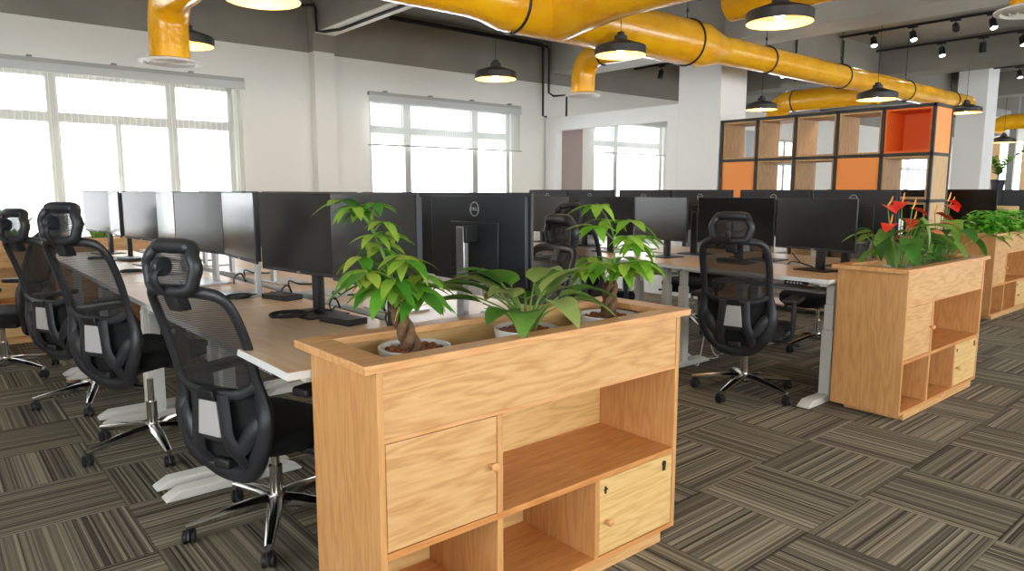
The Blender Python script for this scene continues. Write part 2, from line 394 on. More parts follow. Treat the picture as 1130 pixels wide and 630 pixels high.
blind('half-lowered sheer blind on the window beside the pilaster', 4.32, 6.76, 1.9, 2.5, 'blind2', .03, (-.8, -.25, .3, .85))
blind('half-lowered sheer blind seen through the partition opening', 8.36, 10.2, 1.94, 2.5, 'blind2', .04, ())
cu = MB().grid(lambda u, v: Vector((11.0 + 2.2 * u, YW - .08 + .03 * math.sin(u * 70), .3 + 2.2 * v)), 120, 1)
tag(cu.build('curtain', 'curtain', smooth=180, solid=.002), 'white pleated curtain on the back wall seen through the bookshelf', 'curtain')

# ------------------------------------------------------------------ planter cabinets
PW, PD = 1.285, .40
def planter(label, loc, group='oak planter cabinets at the desk ends'):
    t = thing('planter_cabinet', label, 'cabinet', loc, 0, group)
    T = .02
    B(0, T, 0, PD, .04, .872).build('side_panel', 'oak_z', t, bevel=.0015)
    B(PW - T, PW, 0, PD, .04, .872).build('side_panel', 'oak_z', t, bevel=.0015)
    B(T, PW - T, PD - .018, PD, .04, .872).build('back_panel', 'oak_pale', t)
    B(T, PW - T, .004, .022, .685, .872).build('apron', 'oak_x', t, bevel=.0015)
    B(T, PW - T, .022, PD - .018, .665, .683).build('trough_floor', 'oak_x', t)
    B(T, PW - T, .003, .018, .672, .685).build('top_rail', 'oak_lip', t, bevel=.001)
    B(T, PW - T, .0, PD - .018, .342, .363).build('shelf', 'oak_shelf', t, bevel=.0015)
    B(T, PW - T, .0, PD - .018, .04, .058).build('bottom_panel', 'oak_shelf', t, bevel=.0015)
    B(.402, .424, .0, PD - .018, .363, .672).build('divider', 'oak_z', t, bevel=.0015)
    B(.402, .424, .0, PD - .018, .058, .342).build('divider', 'oak_z', t, bevel=.0015)
    B(.836, .857, .0, PD - .018, .058, .342).build('divider', 'oak_z', t, bevel=.0015)
    B(.08, PW - .08, .002, PD - .05, 0, .04).build('plinth', 'oak_x', t, bevel=.001)
    o = .042; m = MB()
    m.box(-o, PW + o, -o * .4, .05, .872, .896); m.box(-o, PW + o, PD - .05, PD + o * .5, .872, .896)
    m.box(-o, .05, .05, PD - .05, .872, .896); m.box(PW - .05, PW + o, .05, PD - .05, .872, .896)
    m.build('rim', 'oak_lip', t, bevel=.002)
    knob = [(0, 0), (.006, 0), (.006, .012), (.013, .018), (.014, .024), (.009, .03), (0, .031)]
    rx = Matrix.Rotation(PI / 2, 4, 'X')
    d = B(.0225, .3995, .002, .018, .3655, .670).build('door', 'oak_x', t, bevel=.0015)
    MB().lathe(knob, 16, (.378, .002, .522), rx).build('knob', 'oak_lip', d)
    d = B(.8595, PW - .0225, .002, .018, .061, .339).build('door', 'oak_pale', t, bevel=.0015)
    MB().lathe(knob, 16, (.897, .002, .181), rx).build('knob', 'oak_lip', d)
    lk = MB().lathe([(0, 0), (.011, 0), (.011, .003), (0, .003)], 14, (1.213, .002, .312), rx); lk.box(1.206, 1.22, -.002, .003, .285, .306); lk.build('lock', 'black', d)
    MB().box(.884, .892, -.001, .003, .286, .312).box(.88, .9, -.001, .003, .298, .303).build('bracket_screw', 'black', d)
    return t
P1 = planter('large oak planter cabinet in the foreground holding three white pots', (.872, 1.58, 0))
def planter_at(loc, label):
    return clone(P1, loc, 0, label)
P2 = planter_at((4.235, 1.565, 0), 'oak planter cabinet with red anthuriums at the end of the second desk row')
P3 = planter_at((8.38, 2.3, 0), 'oak planter cabinet full of bright green leaves by the far right edge')
P4 = planter_at((-.475, 7.42, 0), 'oak planter cabinet below the widest window, behind the farthest chair')
P5 = planter_at((.90, 7.42, 0), 'oak planter cabinet below the widest window, at the far desk end')

# ------------------------------------------------------------------ desks
DL, DWID, DZ = 1.275, .65, .80
def desk(label, loc, rz):
    t = thing('standing_desk', label, 'desk', loc, rz, 'white-legged standing desks')
    # local: x 0..DWID from the sitter's edge, y 0..DL
    m = MB(); z0, z1 = DZ - .025, DZ
    c = .012
    m.box(0, DWID, 0, DL, z0, z1 - .0015); m.box(.0015, DWID - .0015, .0015, DL - .0015, z1 - .0015, z1, 1)
    m.build('tabletop', ['desk_edge', 'desk'], t)
    B(.15, .5, .06, DL - .06, z0 - .035, z0).build('frame_rail', 'white_steel', t, bevel=.003)
    for y in (.075, DL - .075):
        l = MB(); l.box(.17, .24, y - .035, y + .035, .03, .46); l.box(.176, .234, y - .029, y + .029, .46, .62); l.box(.181, .229, y - .024, y + .024, .62, z0 - .035)
        lg = l.build('leg', 'white_steel', t, bevel=.004)
        x0, x1 = -.09, .52; h = .045
        MB().prism([(x0, 0.004), (x0 + .0, .012), (x0 + .06, h), (x1 - .06, h), (x1, .012), (x1, .004)], lambda a, b: Vector((a, y - .04, b)), lambda a, b: Vector((a, y + .04, b))).build('foot', 'white_steel', lg, bevel=.004)
        MB().box(.08, .5, y - .02, y + .02, z0 - .03, z0 - .002).build('bracket', 'white_steel', lg)
    cp = B(.02, .075, .16, .30, z0 - .028, z0 - .002).build('control_panel', 'black', t, bevel=.003)
    bt = MB()
    for k in range(5): bt.box(.0185, .02, .18 + k * .022, .192 + k * .022, z0 - .02, z0 - .01)
    bt.build('button', 'plate_grey', cp)
    B(.38, .56, .2, DL - .2, z0 - .12, z0 - .1).build('cable_tray', 'grey_steel', t, bevel=.004)
    return t
PITCH = 1.28; Y0 = 1.985
D0 = desk('nearest desk on the window side, its corner touching the foreground planter', (.80, Y0, 0), 0)
sl = ['nearest', 'second', 'third', 'farthest']
for k in range(1, 4): clone(D0, (.80, Y0 + k * PITCH, 0), 0, '%s desk of the left row, on the side of the three office chairs' % sl[k])
for k in range(4): clone(D0, (2.175, Y0 + DL + k * PITCH, 0), PI, '%s desk of the left row, on the aisle side' % sl[k])
X2 = 4.17
for k in range(4): clone(D0, (X2, Y0 + k * PITCH, 0), 0, '%s desk of the second row, on its aisle side facing the left row' % sl[k])
for k in range(3): clone(D0, (X2 + 1.44, Y0 + DL + k * PITCH, 0), PI, '%s desk of the second row, on the bookshelf side' % sl[k])
X3 = 8.42
clone(D0, (X3, 2.74, 0), 0, 'desk behind the planter of bright green leaves')

# ------------------------------------------------------------------ monitors
fc = bpy.data.curves.new('emblem_text', 'FONT'); fc.body = 'DELL'; fc.size = .0185; fc.align_x = 'CENTER'; fc.align_y = 'CENTER'; fc.extrude = .0006
ft = bpy.data.objects.new('emblem_text', fc); C.objects.link(ft)
bpy.context.view_layer.update()
tm = bpy.data.meshes.new_from_object(ft.evaluated_get(bpy.context.evaluated_depsgraph_get()))
TXTV = [tuple(v.co) for v in tm.vertices]; TXTF = [tuple(p.vertices) for p in tm.polygons]
bpy.data.objects.remove(ft)
MW, MH = .605, .345
def monitor(label, loc, rz, style, zb=.185, tilt=0):
    # local: screen looks along +X, origin on the desk under the stand pole
    t = thing('monitor', label, 'monitor', loc, rz, 'widescreen monitors on the desks')
    x0 = .055; zt = zb + MH
    s = MB(); s.box(x0 + .022, x0 + .034, -MW / 2, MW / 2, zb, zt); s.box(x0 + .004, x0 + .022, -MW / 2 + .012, MW / 2 - .012, zb + .01, zt - .012); s.box(x0 - .004, x0 + .004, -.15, .15, zb + .05, zt - .11)
    h = s.build('housing', 'shell', t, bevel=.003)
    B(x0 + .0341, x0 + .0352, -MW / 2 + .006, MW / 2 - .006, zb + .016, zt - .006).build('screen', 'screen', t)
    B(x0 + .0343, x0 + .036, -.011, .011, zb + .004, zb + .010).build('badge', 'emblem', t)
    e = MB(); R = .026; zc = zt - .062
    e.tube([(x0 + .0035, R * math.cos(a), zc + R * math.sin(a)) for a in [2 * PI * k / 28 for k in range(28)]], .0021, 6, True)
    e.add([(x0 + .0034 - v[2], -v[0], zc + v[1]) for v in TXTV], TXTF)
    e.build('emblem', 'emblem', t)
    B(-.01, x0 - .004, -.035, .035, zb + .16, zb + .22).build('mount', 'black', t, bevel=.004)
    if style == 'silver':
        B(-.012, .012, -.024, .024, .0, .405).build('stand_pole', 'silver', t, bevel=.004)
        B(-.03, .16, -.13, .13, 0, .009).build('stand_base', 'silver', t, bevel=.003)
    else:
        MB().box(-.02, .012, -.032, .032, 0, .36).build('stand_pole', 'black', t, bevel=.012)
        B(-.08, .12, -.12, .12, 0, .008).build('stand_base', 'black', t, bevel=.003)
    return t
proto = {}
def mon(label, cx, cy, ang, style, z=DZ, zb=.185):
    """cx, cy: centre of the screen; ang: heading of the screen normal (degrees from +X)."""
    a = math.radians(ang); off = .07
    loc = (cx - off * math.cos(a), cy - off * math.sin(a), z); key = (style, zb)
    if key in proto: return clone(proto[key], loc, a, label)
    proto[key] = monitor(label, loc, a, style, zb); return proto[key]
st = ['nearest', 'second', 'third', 'farthest']
cy1 = [2.565, 3.96, 5.24, 6.5]
for k, cy in enumerate(cy1):
    sa = ['black', 'silver', 'black', 'black'][k]; sb = ['black', 'silver', 'black', 'black'][k]
    xm = [1.29, 1.295, 1.275, 1.22][k]
    mon('left row, chair side, %s workplace: monitor away from the camera, turned towards the chair' % st[k], xm - .046, cy + .307, 188.5, sa)
    mon('left row, chair side, %s workplace: monitor nearer the camera, its screen seen at a slant' % st[k], xm - (.03 if k else .035), cy - .307, 175.5 if k else 181, sb)
for k in range(3):
    mon('left row, aisle side, %s workplace: monitor with its back to the %s' % (st[k], 'foreground money tree' if k == 0 else 'window-side desks'), 1.62, 2.13 + k * 1.28, 0, 'silver')
    mon('left row, aisle side, %s workplace: the farther monitor, seen from behind' % st[k], 1.64, 2.76 + k * 1.28, 2, 'silver')
for k in range(4):
    cy = 2.6 + k * 1.28
    mon('second row, aisle side, %s workplace: left screen of the pair' % st[k], 4.60, cy + .31, 185, 'black', DZ, .14)
    mon('second row, aisle side, %s workplace: right screen of the pair' % st[k], 4.575, cy - .31, 171, 'black', DZ, .14)
for k in range(3):
    cy = 2.58 + k * 1.28
    mon('second row, bookshelf side, %s workplace: right-hand monitor back' % st[k], 5.08, cy - .305, 0, 'black', DZ, .195)
    mon('second row, bookshelf side, %s workplace: left-hand monitor back' % st[k], 5.08, cy + .305, 0, 'black', DZ, .195)
for k in range(3):
    mon('%s dark monitor behind the planter of bright green leaves' % ['nearest', 'middle', 'farthest'][k], 8.85, 2.75 + k * .62, 180, 'black', DZ, .2)

# ------------------------------------------------------------------ office chairs
def bprof(z):
    T = [(.33, -.20), (.42, -.257), (.52, -.274), (.62, -.27), (.75, -.294), (.9, -.34), (1.03, -.392), (1.25, -.47)]
    for (a, p), (b, q) in zip(T, T[1:]):
        if z <= b: u = (z - a) / (b - a); return p + (q - p) * u
    return T[-1][1]
def bp(y, z, o=0): return Vector((bprof(z) + .85 * y * y + o, y, z))
def halfw(z):
    T = [(.33, .05), (.36, .11), (.43, .172), (.54, .21), (.62, .208), (.7, .202), (.85, .205), (.97, .20), (1.02, .175), (1.035, .115)]
    for (a, p), (b, q) in zip(T, T[1:]):
        if z <= b: return p + (q - p) * max(0, (z - a) / (b - a))
    return .1
def office_chair(label, loc, rz):
    t = thing('office_chair', label, 'chair', loc, rz, 'black mesh office chairs')
    b = MB().lathe([(0, .075), (.03, .075), (.042, .085), (.045, .12), (.036, .135), (0, .135)], 20)
    for k in range(5):
        a = 2 * PI * k / 5 + .3; c, s = math.cos(a), math.sin(a)
        b.tube([(c * r, s * r, z) for r, z in ((.02, .108), (.1, .106), (.2, .094), (.31, .078), (.34, .074))], [.033, .031, .026, .019, .016], 10, ref=(0, 0, 1), asp=.85)
    base = b.build('star_base', 'chrome', t)
    for k in range(5):
        a = 2 * PI * k / 5 + .3; c, s = math.cos(a), math.sin(a); cx, cy = c * .33, s * .33
        m = MB().lathe([(0, .05), (.008, .05), (.008, .075), (0, .075)], 8, (cx, cy, 0))
        th = a + 1.1 + k * 1.7; R = Matrix.Rotation(th, 4, 'Z') @ Matrix.Rotation(PI / 2, 4, 'X')
        ox, oy = math.cos(th) * .012, math.sin(th) * .012; nx, ny = -math.sin(th), math.cos(th)
        for q in (-.015, .015):
            m.lathe([(0, -.009), (.022, -.009), (.0275, -.005), (.0275, .005), (.022, .009), (0, .009)], 18, (cx + ox + nx * q, cy + oy + ny * q, .028), R)
        m.tube([(cx + ox + math.cos(g) * .031 * math.cos(th), cy + oy + math.cos(g) * .031 * math.sin(th), .028 + math.sin(g) * .031) for g in [PI * j / 6 for j in range(7)]], .009, 6)
        m.build('caster', 'rubber', base)
    MB().lathe([(.026, .12), (.026, .25), (.016, .25), (.016, .37), (0, .37)], 16).build('gas_lift', 'chrome', t)
    mech = MB().box(-.13, .10, -.07, .07, .355, .405).box(-.26, -.10, -.04, .04, .36, .40).build('tilt_mechanism', 'black', t, bevel=.01)
    MB().tube(cr([(0, -.06, .375), (.02, -.2, .365), (.03, -.29, .36), (.035, -.33, .355)], 3), [.005] * 6 + [.006, .009, .010, .010], 8).build('lever', 'black', mech)
    # seat
    s = MB(); n = 40
    lay = [(.40, .80), (.405, .94), (.425, 1.0), (.455, 1.0), (.474, .96), (.482, .85), (.480, .5), (.478, .01)]
    vs = []
    for z, f in lay:
        for j in range(n):
            a = 2 * PI * j / n; e = .55
            px = math.copysign(abs(math.cos(a)) ** e, math.cos(a)) * .25 * f; py = math.copysign(abs(math.sin(a)) ** e, math.sin(a)) * .25 * f
            dz = -.035 * max(0, (px - .12) / .13) ** 2 + .012 * (py / .25) ** 2
            vs.append((px + .03, py, z + dz))
    fs = [(i * n + j, i * n + (j + 1) % n, (i + 1) * n + (j + 1) % n, (i + 1) * n + j) for i in range(len(lay) - 1) for j in range(n)]
    fs += [tuple(range(n - 1, -1, -1)), tuple(range((len(lay) - 1) * n, len(lay) * n))]
    s.add(vs, fs); s.build('seat', 'fabric', t, smooth=70)
    # back: frame, net, lumbar cushion and grey plate
    rim2 = [(0, 1.037), (.115, 1.037), (.175, 1.02), (.20, .965), (.205, .85), (.202, .72), (.210, .62), (.212, .54), (.172, .425), (.105, .355), (.05, .335), (0, .332)]
    loop = rim2 + [(-y, z) for y, z in rim2[-2:0:-1]]
    path = cr([bp(y, z) for y, z in loop], 4, True)
    rr = [0.021 + .018 * max(0, min(1, (.72 - q.z) / .16)) for q in path]
    fr = MB().tube(path, rr, 10, True, ref=(1, 0, 0), asp=.68)
    fr.tube(cr([bp(y, z, -.004) for y, z in ((-.203, .70), (-.14, .665), (-.06, .655), (.06, .655), (.14, .665), (.203, .70))], 4), .02, 8, ref=(1, 0, 0), asp=.5)
    for q in (-1, 1):
        fr.tube(cr([bp(q * .062, .66, -.012), bp(q * .066, .58, -.016), bp(q * .075, .50, -.016), bp(q * .10, .43, -.01), bp(q * .095, .36, 0)], 4), .034, 8, ref=(1, 0, 0), asp=.42)
        fr.tube(cr([bp(q * .215, .58, -.004), bp(q * .17, .53, -.008), bp(q * .13, .47, -.012), bp(q * .085, .45, -.012)], 4), .032, 8, ref=(1, 0, 0), asp=.42)
    fr.tube([bp(y, .49, -.016) for y in (-.075, 0, .075)], .014, 8, ref=(1, 0, 0), asp=.6)
    frame = fr.build('back_frame', 'chair_black', t, smooth=80)
    MB().grid(lambda u, v: bp((2 * u - 1) * halfw(.665 + .365 * v) * .97, .665 + .365 * v, .004), 14, 14).build('back_net', 'net', t, smooth=180)
    MB().grid(lambda u, v: bp((2 * u - 1) * halfw(.345 + .325 * v) * .97, .345 + .325 * v, .034 + .006 * math.sin(PI * v)), 14, 12).build('lumbar_cushion', 'fabric', t, smooth=180, solid=.022)
    MB().prism([(-.058, .50), (.058, .50), (.043, .632), (-.043, .632)], lambda y, z: bp(y, z, -.03), lambda y, z: bp(y, z, -.018)).build('lumbar_plate', 'plate_grey', frame, bevel=.003)
    MB().prism([(-.047, .632), (.047, .632), (.04, .672), (-.04, .672)], lambda y, z: bp(y, z, -.034), lambda y, z: bp(y, z, -.012)).build('plate_clip', 'black', frame, bevel=.004)
    # headrest
    hx = lambda y, z: Vector((-.425 + 1.5 * y * y + (.0 if z < 1.15 else (z - 1.15) * .7), y, z))
    hp = [(-.085, 1.190), (.085, 1.190), (.122, 1.125), (.095, 1.045), (-.095, 1.045), (-.122, 1.125)]
    hh = []
    for (a, b), (c, d) in zip(hp, hp[1:] + hp[:1]):
        for u in (.16, .5, .84): hh.append(hx(a + (c - a) * u, b + (d - b) * u))
    hh = cr(hh, 3, True)
    hr = MB().tube(hh, [.021 if q.z < 1.18 else .027 for q in hh], 10, True, ref=(1, 0, 0), asp=1.1).build('headrest_frame', 'chair_black', t, smooth=80)
    def hw(z): return .095 + (z - 1.045) / .08 * .027 if z < 1.125 else .122 - (z - 1.125) / .065 * .037
    MB().grid(lambda u, v: hx((2 * u - 1) * hw(1.045 + .145 * v) * .97, 1.045 + .145 * v) + Vector((.008, 0, 0)), 10, 8).build('headrest_net', 'net_head', hr, smooth=180)
    MB().lathe([(0, -.014), (.03, -.014), (.034, -.006), (.034, .006), (.03, .014), (0, .014)], 20, (-.442, 0, 1.125), Matrix.Rotation(PI / 2, 4, 'X')).tube(cr([(-.445, 0, 1.125), (-.475, 0, 1.1), (-.465, 0, 1.06), (-.43, 0, 1.03)], 4), .010, 8, ref=(0, 1, 0), asp=1.8).build('headrest_bracket', 'chair_black', hr)
    MB().prism([(-.03, .97), (.03, .97), (.034, 1.062), (-.034, 1.062)], lambda y, z: bp(y, z, -.038), lambda y, z: bp(y, z, .012)).build('bracket_block', 'chair_black', hr, bevel=.006)
    # arms
    for q in (-1, 1):
        a = MB().tube(cr([(-.03, q * .17, .40), (-.03, q * .25, .395), (-.035, q * .292, .43), (-.05, q * .302, .54), (-.06, q * .302, .645)], 4), .03, 10, ref=(0, 1, 0), asp=.45).build('armrest', 'chair_black', t, smooth=80)
        MB().prism([(-.15, -.035), (-.13, -.045), (.08, -.04), (.115, -.02), (.115, .02), (.08, .04), (-.13, .045), (-.15, .035)], lambda x, y: Vector((x, q * .295 + y, .645)), lambda x, y: Vector((x, q * .295 + y, .675))).build('arm_pad', 'black', a, bevel=.008)
    return t
R = math.radians
CH = office_chair('black mesh office chair closest to the foreground planter, on the window side', (0, 0, 0), 0)
def place(o, loc, rz, dz, spin=0):
    o.location = loc; o.rotation_euler = (0, 0, rz)
    for ch in o.children:
        k = ch.name.split('.')[0]
        if k == 'star_base': ch.rotation_euler = (0, 0, spin - rz)
        elif k != 'gas_lift': ch.location.z = dz
    return o
def chair(label, loc, rz, dz=0, spin=0): return place(clone(CH, loc, rz, label), loc, rz, dz, spin)
chair('middle of the three black mesh chairs lined up at the left desk row', (.85, 3.93, 0), R(27), .07, R(35))
chair('black mesh chair partly hidden behind the middle chair at the left row', (.78, 5.05, 0), R(24), .02, R(20))
chair('black chair cut off by the left edge, in front of the window planter', (.40, 6.2, 0), R(150))
chair('black mesh chair behind the peace lily, on the aisle side of the left row', (2.16, 2.70, 0), R(172))
chair('black mesh chair seen from behind in the aisle, at the second desk row', (4.12, 2.49, 0), R(15), -.005, R(27))
chair('black mesh chair behind the money tree at the right end of the foreground planter', (4.22, 3.92, 0), R(8), .03)
chair('black chair on the far side of the second row, base seen under the desk', (5.76, 2.82, 0), R(165), 0, R(10))
chair('black chair farther along the far side of the second row, seen under the desk', (5.7, 4.05, 0), R(195))
place(CH, (1.01, 2.67, 0), R(22), -.035, R(10))

# ------------------------------------------------------------------ plants
def leaf(m, base, d, L, Wd, droop=.4, curl=.25, shape='lance', nu=4, nv=7, up=None):
    d = Vector(d).normalized(); u = Vector(up) if up else Vector((0, 0, 1)); sd = d.cross(u)
    if sd.length < 1e-3: sd = Vector((1, 0, 0))
    sd.normalize(); nn = sd.cross(d).normalized(); base = Vector(base)
    def wf(t):
        if shape == 'lance': return (math.sin(PI * t ** .85) ** .8) * (1 - .15 * t) if 0 < t < 1 else .02
        if shape == 'heart': return max(.02, (1 - t) ** .6 * (min(1, t / .12 + .55)) * 1.1) if t < 1 else .02
        return (math.sin(PI * min(1, t ** .6)) ** .7) if 0 < t < 1 else .02
    def fn(a, t):
        s = 2 * a - 1; w = Wd * .5 * wf(t)
        return base + d * (L * t * (1 - .15 * droop * t)) + sd * (s * w) + nn * (-droop * L * t * t * .6 + curl * abs(s) * w * .9)
    m.grid(fn, nu, nv)
def pot(t, r, h, peb='pebble'):
    MB().lathe([(0, .003), (r * .74, .003), (r * .8, .01), (r, h - .004), (r * .99, h), (r * .93, h), (r * .92, h - .012), (r * .9, h - .03), (0, h - .03)], 36).build('pot', 'pot', t, smooth=50)
    m = MB(); q = random.Random(int(r * 9999))
    n = 120
    for k in range(n):
        a = q.random() * 2 * PI; d = r * .86 * math.sqrt(q.random()); s = r * .075 * (.7 + .6 * q.random())
        m.lathe([(0, -s), (s * .7, -s * .7), (s, 0), (s * .7, s * .6), (0, s * .85)], 7, (d * math.cos(a), d * math.sin(a), h - .016 + s * .4 * q.random()))
    o = m.build('pebbles', peb, t, smooth=80); o['kind'] = 'stuff'
def money_tree(label, loc, seed, r, lean, whorls, bright=False):
    """whorls: (height on the stem, azimuth, elevation, petiole length, leaflet length)"""
    q = random.Random(seed)
    t = thing('money_tree', label, 'potted plant', loc, 0, 'potted plants in the foreground planter'); h = .186
    pot(t, r, h)
    tr = MB(); hb = .15; z0 = h - .03
    for k in range(3):
        tr.tube([(.017 * math.cos(2 * PI * k / 3 + z * 42) + lean[0] * z, .017 * math.sin(2 * PI * k / 3 + z * 42) + lean[1] * z, z0 + z) for z in [hb * i / 14 for i in range(15)]], [.0165 - .004 * i / 14 for i in range(15)], 8)
    tr.build('braided_trunk', 'bark', t, smooth=80)
    sm = MB(); lm = MB(); top = Vector((lean[0] * hb, lean[1] * hb, z0 + hb - .01))
    def stem(z): return top + Vector((lean[0] * z * .6 + .012 * math.sin(z * 18), lean[1] * z * .6, z))
    H = max(w[0] for w in whorls)
    sm.tube([stem(H * i / 10) for i in range(11)], [.006 - .0004 * i for i in range(11)], 7)
    for (z, az, el, ln, ls) in whorls:
        a = math.radians(az); e = math.radians(el)
        d = Vector((math.cos(a) * math.cos(e), math.sin(a) * math.cos(e), math.sin(e))); b = stem(z)
        tip = b + d * ln; mid = b + d * ln * .5 + Vector((0, 0, .08 * ln))
        sm.tube(cr([b, mid, tip], 4), [.003] * 5 + [.002] * 4, 6)
        nl = q.choice([5, 5, 6]); hd = Vector((d.x, d.y, 0)); hd = hd.normalized() if hd.length > .05 else Vector((1, 0, 0)); sdv = Vector((-hd.y, hd.x, 0))
        for k in range(nl):
            f = (k - (nl - 1) / 2) / ((nl - 1) / 2) * 2.3 + .25 * (q.random() - .5)
            ld = hd * math.cos(f) + sdv * math.sin(f); ld.z = -.05 - .40 * q.random() + .35 * math.sin(e)
            leaf(lm, tip, ld, ls * (1 - .25 * abs(f) / 2.3) * (.9 + .2 * q.random()), ls * .37, .35 + .6 * q.random(), .22)
    sm.build('stems', 'stem', t, smooth=80)
    lm.build('foliage', 'leaf_bright' if bright else 'leaf_money', t, smooth=180)
    return t
TF = .684
q = random.Random(3)
wh = [(.02 + .06 * q.random(), 360 * k / 11 + 30 * q.random(), q.choice([8, 18, 30]), .05 + .05 * q.random(), .125 + .03 * q.random()) for k in range(11)]
wh += [(.09 + .07 * q.random(), 360 * k / 10 + 40 * q.random(), q.choice([10, 20, 35]), .06 + .05 * q.random(), .115) for k in range(10)]
wh += [(.18 + .09 * q.random(), 360 * k / 6 + 40 * q.random(), q.choice([15, 30, 45]), .05 + .04 * q.random(), .085) for k in range(6)]
wh += [(.26, 150, 40, .11, .10), (.27, 30, 60, .05, .08), (.28, 280, 55, .05, .08), (.22, 195, 50, .12, .09)]
MT1 = money_tree('money tree with braided trunk in the left white pot of the foreground planter', (1.125, 1.795, TF), 5, .112, (-.35, .1), wh)
q = random.Random(9)
wh = [(.03 + .05 * q.random(), 360 * k / 8 + 30 * q.random(), q.choice([0, 12, 25]), .07 + .05 * q.random(), .12 + .02 * q.random()) for k in range(8)]
wh += [(.07 + .07 * q.random(), 360 * k / 6 + 40 * q.random(), q.choice([5, 20, 35]), .07 + .05 * q.random(), .12) for k in range(6)]
wh += [(.17, 165, 35, .10, .12), (.18, 320, 45, .09, .13), (.20, 60, 50, .06, .12), (.16, 350, 10, .14, .12), (.20, 150, 60, .12, .13)]
MT2 = money_tree('lighter money tree in the right white pot of the foreground planter', (1.99, 1.795, TF), 11, .112, (.1, .0), wh, True)
# peace lily
def lily(label, loc, seed, n, Lr, r):
    q = random.Random(seed); t = thing('peace_lily', label, 'potted plant', loc, 0, 'potted plants in the foreground planter'); h = .186
    pot(t, r, h); sm, lm = MB(), MB()
    for k in range(n):
        az = 2 * PI * k / n * 2.4 + q.random(); el = math.radians(q.choice([42, 55, 66, 76])); ln = Lr * (.75 + .5 * q.random())
        d = Vector((math.cos(az) * math.cos(el), math.sin(az) * math.cos(el), math.sin(el)))
        b = Vector((.02 * math.cos(az), .02 * math.sin(az), h - .03)); tip = b + d * ln
        sm.tube(cr([b, b + Vector((d.x * .3, d.y * .3, d.z * .6)) * ln, tip], 4), [.005] * 5 + [.003] * 4, 6)
        ld = Vector((d.x, d.y, d.z * .35 - .05 + .2 * q.random()))
        leaf(lm, tip, ld, .16 + .06 * q.random(), .09 + .02 * q.random(), .5 + .6 * q.random(), .3, 'ovate', 4, 8)
    sm.build('stems', 'stem', t, smooth=80); lm.build('foliage', 'leaf_lily', t, smooth=180); return t
PL = lily('broad-leaved peace lily in the middle white pot of the foreground planter', (1.575, 1.795, TF), 4, 27, .18, .112)
# anthuriums
def anthurium(label, loc, seed, n, fl, tall=.2):
    q = random.Random(seed); t = thing('anthurium', label, 'potted plant', loc, 0, 'flowering plants in the second planter'); h = .186
    MB().lathe([(0, .003), (.07, .003), (.095, h), (.087, h), (.085, h - .03), (0, h - .03)], 28).build('pot', 'trough', t, smooth=50)
    MB().lathe([(0, h - .018), (.05, h - .02), (.082, h - .026)], 24).build('soil', 'soil', t)
    sm, lm = MB(), MB()
    for k in range(n):
        az = 2 * PI * k / n * 1.7 + q.random() * .7; el = math.radians(38 + 40 * q.random()); ln = tall * (.55 + .6 * q.random())
        d = Vector((math.cos(az) * math.cos(el), math.sin(az) * math.cos(el), math.sin(el))); b = Vector((.02 * math.cos(az), .02 * math.sin(az), h - .03)); tip = b + d * ln
        sm.tube([b, b + d * ln * .5 + Vector((0, 0, .015)), tip], .003, 6)
        leaf(lm, tip, (d.x, d.y, -.35 + .5 * q.random()), .17 + .05 * q.random(), .13, .4 + .4 * q.random(), .25, 'heart', 4, 8)
    for (dx, dy, z) in fl:
        b = Vector((dx * .2, dy * .2, h - .03)); tip = Vector((dx, dy, z)); sm.tube(cr([b, (b + tip) / 2 + Vector((dx * .1, dy * .1, .02)), tip], 4), .0028, 6)
        az = q.choice([3.3, 4.0, 4.6, 5.6, 2.6])
        f1 = MB(); leaf(f1, tip, (math.cos(az), math.sin(az), -.25), .11, .10, .3, .3, 'heart', 4, 6); fl1 = f1.build('spathe', 'red', t, smooth=180)
        f2 = MB(); f2.tube([tip, tip + Vector((.02 * math.cos(az + .5), .02 * math.sin(az + .5), .03)), tip + Vector((.03 * math.cos(az + .5), .03 * math.sin(az + .5), .058))], [.005, .005, .003], 7); f2.build('spadix', 'yellow', fl1, smooth=80)
    sm.build('stems', 'stem', t, smooth=80); lm.build('foliage', 'leaf_dark', t, smooth=180); return t
anthurium('front red anthurium at the near end of the second planter', (4.61, 1.765, TF), 2, 16, [(-.10, .05, .56), (-.02, 0, .58), (.06, -.03, .54), (-.12, .02, .45), (.13, -.02, .47)], .30)
anthurium('rear red anthurium at the far end of the second planter', (5.34, 1.775, TF), 6, 18, [(-.10, .03, .50), (.0, -.01, .58), (.07, 0, .55), (.02, .03, .48)], .28)
t = thing('trough_plant', 'white rectangular trough with fading pink plants between the two anthuriums', 'potted plant', (4.965, 1.765, TF), 0, 'flowering plants in the second planter')
tr = MB(); 
tr.box(-.20, .20, -.085, -.075, .005, .17).box(-.20, .20, .075, .085, .005, .17).box(-.20, -.19, -.075, .075, .005, .17).box(.19, .20, -.075, .075, .005, .17).box(-.19, .19, -.075, .075, .005, .015)
tr.build('trough', 'trough', t, bevel=.003)
B(-.188, .188, -.073, .073, .015, .15).build('soil', 'soil', t)
q = random.Random(21); lm, pm, sm = MB(), MB(), MB()
for k in range(42):
    x0 = -.12 + .28 * q.random(); az = q.random() * 2 * PI; hh = .06 + .17 * q.random() + (.08 if k % 6 == 0 else 0)
    b = Vector((x0, -.04 + .08 * q.random(), .145)); tip = b + Vector((.05 * math.cos(az), .05 * math.sin(az), hh))
    sm.tube([b, tip], .0022, 5)
    pm = MB()
    leaf(pm if k % 6 == 0 else lm, tip, (math.cos(az), math.sin(az), .1), .10 if k % 6 else .14, .055 if k % 6 else .12, .5, .25, 'ovate' if k % 6 else 'heart', 4, 6)
    if k % 6 == 0: pm.build('faded_spathe', 'peach', t, smooth=180)
